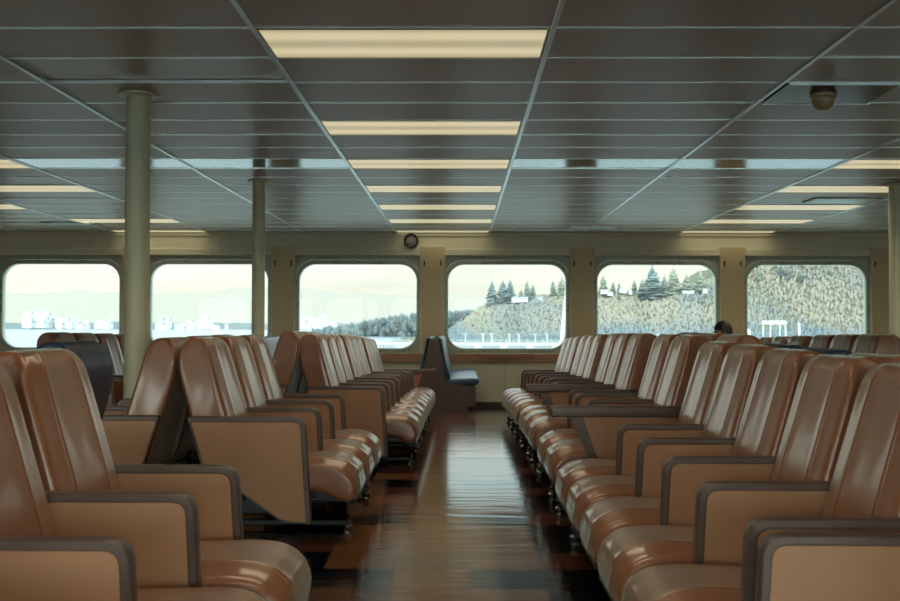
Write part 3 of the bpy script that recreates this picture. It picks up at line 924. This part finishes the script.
def px_x(x, Y): return (x - 461) * Y / F
def px_z(y, Y): return CAMZ + (325 - y) * Y / F
def interp(tab, x):
    if x <= tab[0][0]: return tab[0][1]
    for (a, b), (c, d) in zip(tab, tab[1:]):
        if x <= c: return b + (d - b) * (x - a) / (c - a)
    return tab[-1][1]
HY0, HY1 = 560.0, 800.0
RIDGE = [(-40, -8.5), (-15, -8.0), (2, 2), (12, 10.5), (25, 14), (55, 18), (80, 19), (110, 20), (140, 24), (165, 30), (180, 42), (205, 47), (260, 50), (330, 52), (500, 45)]
def hill_h(x, y):
    r = interp(RIDGE, x * 600 / max(y, 560) if False else x)
    t = smooth01((y - HY0) / 85.0)
    h = SEA + .5 + (r - SEA - .5) * (t * .92 + .08 * smooth01((y - HY0) / 220))
    h += noise.noise(Vector((x * .03, y * .03, 0))) * 2.2 * t
    return h
def build_exterior():
    bm = bmesh.new()
    v = [bm.verts.new(p) for p in ((-4000, 22, SEA), (4000, 22, SEA), (4000, 5000, SEA), (-4000, 5000, SEA))]; bm.faces.new(v)
    v = [bm.verts.new(p) for p in ((-4000, -900, SEA), (4000, -900, SEA), (4000, -12, SEA), (-4000, -12, SEA))]; bm.faces.new(v)
    o = link('sea', to_mesh('sea', bm, WATER)); tag(o, 'pale calm sea outside the windows', 'sea', kind='structure')
    # hillside
    bm = bmesh.new(); nx, ny = 90, 24; G = []
    for i in range(nx + 1):
        row = []
        for j in range(ny + 1):
            x = -40 + 540 * i / nx; y = HY0 + (HY1 - HY0) * j / ny
            row.append(bm.verts.new((x, y, hill_h(x, y))))
        G.append(row)
    for i in range(nx):
        for j in range(ny): bm.faces.new((G[i][j], G[i + 1][j], G[i + 1][j + 1], G[i][j + 1]))
    o = link('hillside', to_mesh('hillside', bm, HILL, smooth=True)); tag(o, 'steep wooded hillside beyond the right windows', 'hill', kind='structure')
    # bare brush and deciduous wood on the slope
    bm = bmesh.new(); lay = bm.loops.layers.color.new('leaf')
    rnd = random.Random(5)
    ico = bmesh.new(); bmesh.ops.create_icosphere(ico, subdivisions=1, radius=1.0)
    iv = [v.co.copy() for v in ico.verts]; ifc = [[v.index for v in f.verts] for f in ico.faces]; ico.free()
    verts, faces, cols = [], [], []
    def blob(x, y, z, r, sz, c):
        b0 = len(verts); sd = Vector((rnd.random() * 50, rnd.random() * 50, 0))
        for p in iv:
            k = 1 + noise.noise(p * 2.3 + sd) * .35
            verts.append((x + p.x * r * k, y + p.y * r * k, z + p.z * r * sz * k))
        for f in ifc: faces.append([b0 + q for q in f]); cols.append(c)
    for _ in range(19000):
        x = rnd.uniform(-8, 310); y = HY0 + 4 + 125 * rnd.random() ** 1.3
        h = hill_h(x, y)
        low = smooth01((h - SEA) / 16)
        n = noise.noise(Vector((x * .045, y * .02, h * .05)))
        warm = (.80, .66, .47); cool = (.40, .48, .50); green = (.55, .57, .36)
        f = max(0, min(1, low * 1.1 + n * .9 - .15)); g = max(0, min(1, noise.noise(Vector((x * .03 + 9, y * .03, h * .04))) * 1.6))
        c = [cool[k] * (1 - f) + (warm[k] * (1 - g) + green[k] * g) * f for k in range(3)]
        s = rnd.uniform(.93, 1.07); c = [q * s for q in c]
        blob(x, y, h + rnd.uniform(0, 1.3), rnd.uniform(.45, 1.05), rnd.uniform(1.3, 2.8), c)
    me = bpy.data.meshes.new('hillside_brush'); me.from_pydata(verts, [], faces)
    ca = me.color_attributes.new('leaf', 'FLOAT_COLOR', 'CORNER')
    buf = []
    for f, c in zip(faces, cols): buf += [c[0] * EXT, c[1] * EXT, c[2] * EXT, 1.0] * len(f)
    ca.data.foreach_set('color', buf)
    me.polygons.foreach_set('use_smooth', [True] * len(me.polygons)); me.materials.append(BRUSH)
    o = link('hillside_brush', me); tag(o, 'bare tan and grey-green winter brush covering the hillside', 'brush', kind='stuff')
    # far low wooded point on the left of the aisle window
    verts.clear(); faces.clear(); cols.clear()
    for _ in range(1500):
        x = rnd.uniform(-128, 30); y = rnd.uniform(880, 960)
        top = interp([(-128, -7), (-100, -2), (-70, 5), (-45, 9), (-20, 12), (10, 12), (30, 6)], x)
        z = rnd.uniform(SEA, top)
        s = rnd.uniform(.8, 1.25)
        blob(x, y, z, rnd.uniform(1.3, 2.8), rnd.uniform(1, 2.2), [.30 * s, .37 * s, .36 * s])
    me = bpy.data.meshes.new('wooded_point'); me.from_pydata(verts, [], faces)
    ca = me.color_attributes.new('leaf', 'FLOAT_COLOR', 'CORNER'); buf = []
    for f, c in zip(faces, cols): buf += [c[0] * EXT, c[1] * EXT, c[2] * EXT, 1.0] * len(f)
    ca.data.foreach_set('color', buf); me.materials.append(BRUSH)
    o = link('wooded_point', me); tag(o, 'hazy blue-green wood on a low point across the water', 'wood', kind='stuff')
    # far shore strip + mountains
    bm = bmesh.new()
    def ridge(Y, x0, x1, n, f, zb, dep):
        T, B, K = [], [], []
        for i in range(n + 1):
            x = x0 + (x1 - x0) * i / n; z = f(x)
            T.append(bm.verts.new((x, Y + dep * .6, z))); B.append(bm.verts.new((x, Y, zb))); K.append(bm.verts.new((x, Y + dep, zb)))
        for i in range(n):
            bm.faces.new((B[i], B[i + 1], T[i + 1], T[i])); bm.faces.new((T[i], T[i + 1], K[i + 1], K[i]))
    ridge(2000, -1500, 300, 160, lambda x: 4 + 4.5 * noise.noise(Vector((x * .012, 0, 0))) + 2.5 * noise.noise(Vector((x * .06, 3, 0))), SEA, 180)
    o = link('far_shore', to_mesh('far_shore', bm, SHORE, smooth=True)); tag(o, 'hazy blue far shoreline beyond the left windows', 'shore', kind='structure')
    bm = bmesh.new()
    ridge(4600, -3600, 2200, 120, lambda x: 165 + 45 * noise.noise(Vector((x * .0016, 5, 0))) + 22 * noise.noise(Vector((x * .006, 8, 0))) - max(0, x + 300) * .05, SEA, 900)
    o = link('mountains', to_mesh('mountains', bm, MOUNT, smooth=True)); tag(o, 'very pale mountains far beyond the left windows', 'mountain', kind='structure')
build_exterior()

def conifer_mesh(seed, mi, h=14.0, w=3.4):
    rnd = random.Random(seed); bm = bmesh.new()
    add_cyl(bm, (0, 0, -1), (0, 0, h * .9), .28, .05, n=7, mi=1)
    L = 13
    for k in range(L):
        t = k / (L - 1)
        z = h * (.10 + .86 * t); r = w * (1 - t) ** .75 + .25
        n = 11
        c = bm.verts.new((0, 0, z + h * .10)); ring = []
        for i in range(n):
            a = 2 * math.pi * i / n + rnd.uniform(-.2, .2); q = r * rnd.uniform(.62, 1.12)
            ring.append(bm.verts.new((q * math.cos(a), q * math.sin(a), z - h * .03 * rnd.uniform(.2, 1.8))))
        for i in range(n): bm.faces.new((c, ring[i], ring[(i + 1) % n]))
        b = bm.verts.new((0, 0, z))
        for i in range(n): bm.faces.new((b, ring[(i + 1) % n], ring[i]))
    return to_mesh('conifer', bm, [CON[mi], TRUNK])
CM = [conifer_mesh(1, 0), conifer_mesh(2, 1), conifer_mesh(3, 2, 14, 3.8), conifer_mesh(4, 0, 14, 4.6)]
def hill_y_for(xpx, ypx):
    # first point of the slope seen through that pixel
    y = HY0
    while y < HY1:
        if hill_h(px_x(xpx, y), y) >= px_z(ypx, y): return y
        y += 2
    return 640.0
CONIF = [  # pixel x, base y, top y, mesh, words
    (492, 306, 281, 0, 'leftmost of the dark conifers standing tallest in the aisle window'),
    (503, 306, 280, 3, 'middle dark conifer of the tall clump in the aisle window'),
    (510, 304, 279, 0, 'right dark conifer of the tall clump in the aisle window'),
    (527, 298, 281, 1, 'single conifer right of the tall clump in the aisle window'),
    (533, 297, 284, 1, 'small conifer on the ridge in the aisle window'),
    (521, 299, 289, 1, 'lowest ridge conifer in the aisle window'),
    (553, 294, 280, 1, 'pointed conifer on the ridge near the right side of the aisle window'),
    (562, 294, 276, 2, 'paler conifer at the right edge of the aisle window'),
    (603, 296, 274, 2, 'pale conifer at the left edge of the second right window'),
    (613, 296, 281, 1, 'thin conifer by the white houses'),
    (619, 296, 282, 1, 'second thin conifer by the white houses'),
    (652, 300, 265, 3, 'big dark conifer in the middle of the second right window'),
    (664, 298, 275, 1, 'conifer right behind the big dark one'),
    (673, 296, 267, 2, 'tall pale green conifer right of the big dark one'),
    (686, 295, 273, 2, 'pale green conifer beside the small white building'),
    (700, 292, 270, 2, 'broad pale tree at the right of the second right window'),
    (634, 297, 279, 1, 'rounded green tree left of the big dark conifer'),
    (642, 297, 278, 2, 'rounded pale tree left of the big dark conifer'),
    (758, 283, 266, 2, 'pale green tree at the upper left of the rightmost window'),
    (780, 279, 262, 0, 'dark tree at the top of the rightmost window'),
    (786, 280, 264, 0, 'second dark tree at the top of the rightmost window'),
    (800, 282, 270, 1, 'small dark tree at the top middle of the rightmost window'),
    (829, 279, 266, 1, 'narrow dark tree on the right of the rightmost window'),
]
for (xp, yb, yt, mi, w) in CONIF:
    Y = hill_y_for(xp, yb - 0); X = px_x(xp, Y)
    zb = hill_h(X, Y) - .5; zt = px_z(yt, Y)
    if zt - zb < 4: zt = zb + 8
    s = (zt - zb) / 14.0
    o = link('conifer_tree', CM[mi], None, (X, Y, zb), random.uniform(0, 6))
    q = max(s, .6) * 1.35; o.scale = (q, q, s)
    tag(o, w, 'tree', 'trees on the hillside')

def house_mesh():
    bm = bmesh.new()
    add_box(bm, (-1, -1, -1), (1, 1, 1), mi=0)
    v = [bm.verts.new(p) for p in ((-1.12, -1.1, 1), (1.12, -1.1, 1), (1.12, 1.1, 1), (-1.12, 1.1, 1), (-1.12, 0, 1.7), (1.12, 0, 1.7))]
    for f in ((0, 1, 5, 4), (2, 3, 4, 5), (1, 2, 5), (3, 0, 4), (0, 3, 2, 1)):
        q = bm.faces.new([v[i] for i in f]); q.material_index = 1
    for x in (-.7, -.2, .35): add_box(bm, (x, -1.02, -.1), (x + .28, -.99, .45), mi=2)
    return to_mesh('house', bm, [WHITE, ROOF, WINM])
HM = house_mesh()
for (xp, yp, w, h, lab) in [(516, 300.5, 3.4, 1.6, 'left white house on the ridge in the aisle window'), (524, 300, 3.2, 1.7, 'right white house on the ridge in the aisle window'),
                            (540, 299, 2.6, 1.3, 'small white house right of the pair in the aisle window'),
                            (604, 292, 3.0, 1.5, 'white house at the left of the second right window'), (609, 294, 2.4, 1.2, 'low white house beside it'),
                            (623, 291, 3.0, 1.5, 'white house left of the big dark conifer'), (629.5, 292.5, 1.4, 1.4, 'tiny white house nearest the big dark conifer'),
                            (687, 292, 5.0, 1.1, 'long low white building right of the big dark conifer'), (681, 288, 1.1, 1.9, 'small white tower beside the long low building'),
                            (704, 291, 1.6, 1.6, 'white house at the right end of the second right window')]:
    Y = hill_y_for(xp, yp) - 6; X = px_x(xp, Y)
    o = link('house', HM, None, (X, Y, px_z(yp, Y)), random.uniform(-.3, .3)); o.scale = (w * .7, 2.2, h * .7)
    tag(o, lab, 'house', 'white houses on the hillside')
# the town across the water
rnd = random.Random(21)
TW = []
for i in range(15): TW.append((rnd.uniform(20, 52), rnd.uniform(316, 322), rnd.uniform(3, 8), rnd.uniform(2, 7)))
for i in range(16): TW.append((rnd.uniform(55, 116), rnd.uniform(321, 327), rnd.uniform(3, 7), rnd.uniform(2, 4)))
for i in range(20): TW.append((rnd.uniform(152, 248), rnd.uniform(320, 329), rnd.uniform(3, 8), rnd.uniform(2, 4)))
for i in range(12): TW.append((rnd.uniform(300, 338), rnd.uniform(318, 327), rnd.uniform(3, 8), rnd.uniform(2, 5)))
TW.sort(key=lambda q: q[0])
NTH = ['first', 'second', 'third', 'fourth', 'fifth', 'sixth', 'seventh', 'eighth', 'ninth', 'tenth', 'eleventh', 'twelfth', 'thirteenth', 'fourteenth', 'fifteenth',
       'sixteenth', 'seventeenth', 'eighteenth', 'nineteenth', 'twentieth']
NTH += ['twenty-' + q for q in NTH[:9]] + ['thirtieth'] + ['thirty-' + q for q in NTH[:9]]
wcount = {}
placed = []
for (xp, yp, w, h) in TW:
    Y = 1960 - (yp - 318) * 12
    X = px_x(xp, Y)
    for _ in range(40):
        hit = [q for q in placed if abs(q[0] - X) < (q[2] + w) * 1.25 and abs(q[1] - Y) < 13]
        if not hit: break
        Y -= 14; X = px_x(xp, Y)
    placed.append((X, Y, w))
    zt = px_z(yp, Y) + h
    zb = SEA
    area = 'leftmost window' if xp < 130 else ('window behind the two columns' if xp < 260 else 'window left of the round speaker')
    o = link('town_building', HM, None, (X, Y, (zt + zb) / 2), rnd.uniform(-.4, .4)); o.scale = (w * .8, 4, (zt - zb) / 2 / 1.35)
    wcount[area] = wcount.get(area, 0) + 1
    tag(o, 'tiny pale town building, %s from the left in the %s' % (NTH[wcount[area] - 1], area), 'building', 'town buildings seen in the %s' % area)

# the pier in front of the hillside
def pier():
    Y = 350
    e = empty('pier', (px_x(470, Y), Y, SEA)); tag(e, 'long pale pier with a railed wall in front of the wooded hillside', 'pier')
    x0, x1 = px_x(372, Y) - e.location.x, px_x(760, Y) - e.location.x
    zt = px_z(342.5, Y) - SEA
    bm = bmesh.new(); add_box(bm, (x0, -2, zt - .9), (x1, 3, zt))
    link('deck', to_mesh('deck', bm, CONC), e)
    bm = bmesh.new()
    x = x0
    while x < x1:
        add_box(bm, (x, -1.6, -.5), (x + .35, -1.2, zt - .9)); x += .95
    add_box(bm, (x0, -1.3, -.5), (x1, -1.2, .9))
    d = link('fender_piles', to_mesh('fender_piles', bm, WINM), e); d['kind'] = 'stuff'
    bm = bmesh.new(); x = x0
    while x < x1: add_box(bm, (x, -2.2, -.5), (x + 2.6, -1.1, zt - .85)); x += 8.6
    link('pier_heads', to_mesh('pier_heads', bm, CONC), e)
    bm = bmesh.new()
    for k in range(3): add_box(bm, (x0, -1.9, zt + .3 + k * .3), (x1, -1.84, zt + .36 + k * .3))
    x = x0
    while x < x1: add_box(bm, (x, -1.92, zt), (x + .08, -1.82, zt + 1.0)); x += 2.5
    link('railing', to_mesh('railing', bm, WHITE), e)
    lm = bmesh.new(); add_cyl(lm, (0, 0, -.2), (0, 0, 2.8), .16, .12, n=8); add_box(lm, (-.7, -.15, 2.75), (.15, .15, 2.95))
    me = to_mesh('pier_lamp', lm, WHITE)
    for xp, lab in ((465.5, 'at the left of the aisle window'), (483, 'second in the aisle window'), (492, 'third in the aisle window'), (509.5, 'fourth in the aisle window'), (519, 'fifth in the aisle window'),
                    (535.5, 'sixth in the aisle window'), (547, 'rightmost in the aisle window'), (604, 'leftmost in the second right window'), (638, 'left of the middle in the second right window'),
                    (658, 'left one of the close pair in the second right window'), (667, 'right one of the close pair in the second right window'), (688, 'rightmost in the second right window')):
        o = link('pier_lamp', me, None, (px_x(xp, Y), Y, e.location.z + zt)); tag(o, 'white pier lamp post %s' % lab, 'lamp post', 'lamp posts on the pier')
    # white gantry in the rightmost window, moored boat shed
    g = empty('gantry', (px_x(775, Y), Y + 4, SEA)); tag(g, 'pale dock gantry low in the rightmost window', 'gantry')
    bm = bmesh.new()
    for x in (-3.3, -.9, 2.3, 4.2): add_box(bm, (x, -.25, 0), (x + .3, .25, px_z(323, Y) - SEA))
    add_box(bm, (-3.6, -.4, px_z(323.5, Y) - SEA), (4.6, .4, px_z(320, Y) - SEA))
    link('gantry_frame', to_mesh('gantry_frame', bm, WHITE), g)
    bm = bmesh.new(); add_cyl(bm, (9, 0, 0), (9, 0, px_z(322, Y) - SEA), .4, n=8); add_box(bm, (8, -.5, 2), (10, .5, 3.2))
    link('dolphin_post', to_mesh('dolphin_post', bm, WHITE), g)
    b = link('boat_shed', HM, None, (px_x(640, Y), Y + 6, px_z(340, Y) - .2)); b.scale = (4.5, 2, 1.1); tag(b, 'long white shed on the pier in the second right window', 'shed')
    b = link('boat_shed', HM, None, (px_x(748, Y), Y + 6, px_z(337, Y) - .6)); b.scale = (1.7, 2, 2.0); tag(b, 'white shed at the lower left of the rightmost window', 'shed')
    # leaning white davit outside the aisle window
    bm = bmesh.new(); Yd = 24
    pa = Vector((px_x(560.5, Yd), Yd, px_z(352, Yd))); pb = Vector((px_x(567, Yd), Yd, px_z(285, Yd)))
    pa = pa + (pa - pb) * ((pa.z + 1.1) / (pb.z - pa.z))          # its foot stands on the outer deck
    add_cyl(bm, pa, pb, .06, .04, n=12)
    o = link('flagstaff', to_mesh('flagstaff', bm, WHITE, smooth=True)); tag(o, 'leaning white pole just outside the right side of the aisle window', 'pole')
    # its deck edge
    bm = bmesh.new(); add_box(bm, (-16, YW + .16, -2.2), (16, 26, -1.1))
    o = link('outer_deck', to_mesh('outer_deck', bm, CONC)); tag(o, kind='structure')
pier()

# ------------------------------------------------------------------ light
def world():
    w = bpy.data.worlds.new('sky'); S.world = w; w.use_nodes = True; nt = w.node_tree; nt.nodes.clear()
    out = nt.nodes.new('ShaderNodeOutputWorld'); bg = nt.nodes.new('ShaderNodeBackground')
    tc = nt.nodes.new('ShaderNodeTexCoord'); sep = nt.nodes.new('ShaderNodeSeparateXYZ')
    nt.links.new(tc.outputs['Generated'], sep.inputs[0])
    ramp = nt.nodes.new('ShaderNodeValToRGB'); cr = ramp.color_ramp
    cr.elements[0].position = .0; cr.elements[0].color = (.95, .91, .76, 1)
    cr.elements[1].position = 1.0; cr.elements[1].color = (1.8, 2.3, 2.6, 1)
    e = cr.elements.new(.035); e.color = (1.0, .96, .83, 1)
    e = cr.elements.new(.075); e.color = (1.12, 1.08, .98, 1)
    e = cr.elements.new(.14); e.color = (.85, 1.05, 1.08, 1)
    e = cr.elements.new(.3); e.color = (1.5, 1.9, 2.1, 1)
    nt.links.new(sep.outputs['Z'], ramp.inputs['Fac'])
    mp = nt.nodes.new('ShaderNodeMapping'); mp.inputs['Scale'].default_value = (2.5, 2.5, 14)
    nt.links.new(tc.outputs['Generated'], mp.inputs['Vector'])
    n = nt.nodes.new('ShaderNodeTexNoise'); n.inputs['Scale'].default_value = 2.2; n.inputs['Detail'].default_value = 6; n.inputs['Distortion'].default_value = .4
    nt.links.new(mp.outputs['Vector'], n.inputs['Vector'])
    mr = nt.nodes.new('ShaderNodeMapRange'); mr.inputs['From Min'].default_value = .35; mr.inputs['From Max'].default_value = .65; mr.inputs['To Min'].default_value = .88; mr.inputs['To Max'].default_value = 1.05
    nt.links.new(n.outputs['Fac'], mr.inputs['Value'])
    vm = nt.nodes.new('ShaderNodeVectorMath'); vm.operation = 'SCALE'
    nt.links.new(ramp.outputs['Color'], vm.inputs[0]); nt.links.new(mr.outputs['Result'], vm.inputs['Scale'])
    # the unseen sky behind the camera is boosted as added fill for the cabin
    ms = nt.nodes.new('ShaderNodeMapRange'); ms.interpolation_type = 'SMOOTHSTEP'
    ms.inputs['From Min'].default_value = .35; ms.inputs['From Max'].default_value = -.5; ms.inputs['To Min'].default_value = 1.0; ms.inputs['To Max'].default_value = REAR_FILL
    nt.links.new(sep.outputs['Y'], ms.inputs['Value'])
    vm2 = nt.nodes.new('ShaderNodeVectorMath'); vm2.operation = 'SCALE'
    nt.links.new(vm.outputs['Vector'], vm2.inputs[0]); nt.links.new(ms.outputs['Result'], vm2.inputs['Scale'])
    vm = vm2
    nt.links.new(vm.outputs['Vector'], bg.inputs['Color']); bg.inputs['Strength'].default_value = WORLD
    nt.links.new(bg.outputs[0], out.inputs[0])
WORLD = 1.15; REAR_FILL = 7.0
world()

# ------------------------------------------------------------------ camera
cam = bpy.data.cameras.new('camera'); co = bpy.data.objects.new('camera', cam); COL.objects.link(co)
cam.sensor_width = 36.0; cam.lens = 36.0 * F / 900.0
cam.clip_start = .05; cam.clip_end = 12000
pitch = math.atan((325 - 300.5) / F); yaw = math.atan((461 - 450) / F)
co.matrix_world = Matrix.Translation((0, 0, CAMZ)) @ Matrix.Rotation(yaw, 4, 'Z') @ Matrix.Rotation(math.pi / 2 + pitch, 4, 'X') @ Matrix.Rotation(R(.12), 4, 'Z')
cam.dof.use_dof = True; cam.dof.focus_distance = 6.5; cam.dof.aperture_fstop = 5.0
S.camera = co

S.view_settings.view_transform = 'Standard'; S.view_settings.look = 'None'; S.view_settings.exposure = 0.0; S.view_settings.gamma = 1.0
S.view_settings.use_curve_mapping = False
S.cycles.use_denoising = True
S.cycles.max_bounces = 10; S.cycles.diffuse_bounces = 5; S.cycles.glossy_bounces = 4; S.cycles.transparent_max_bounces = 12
S.cycles.sample_clamp_indirect = 6
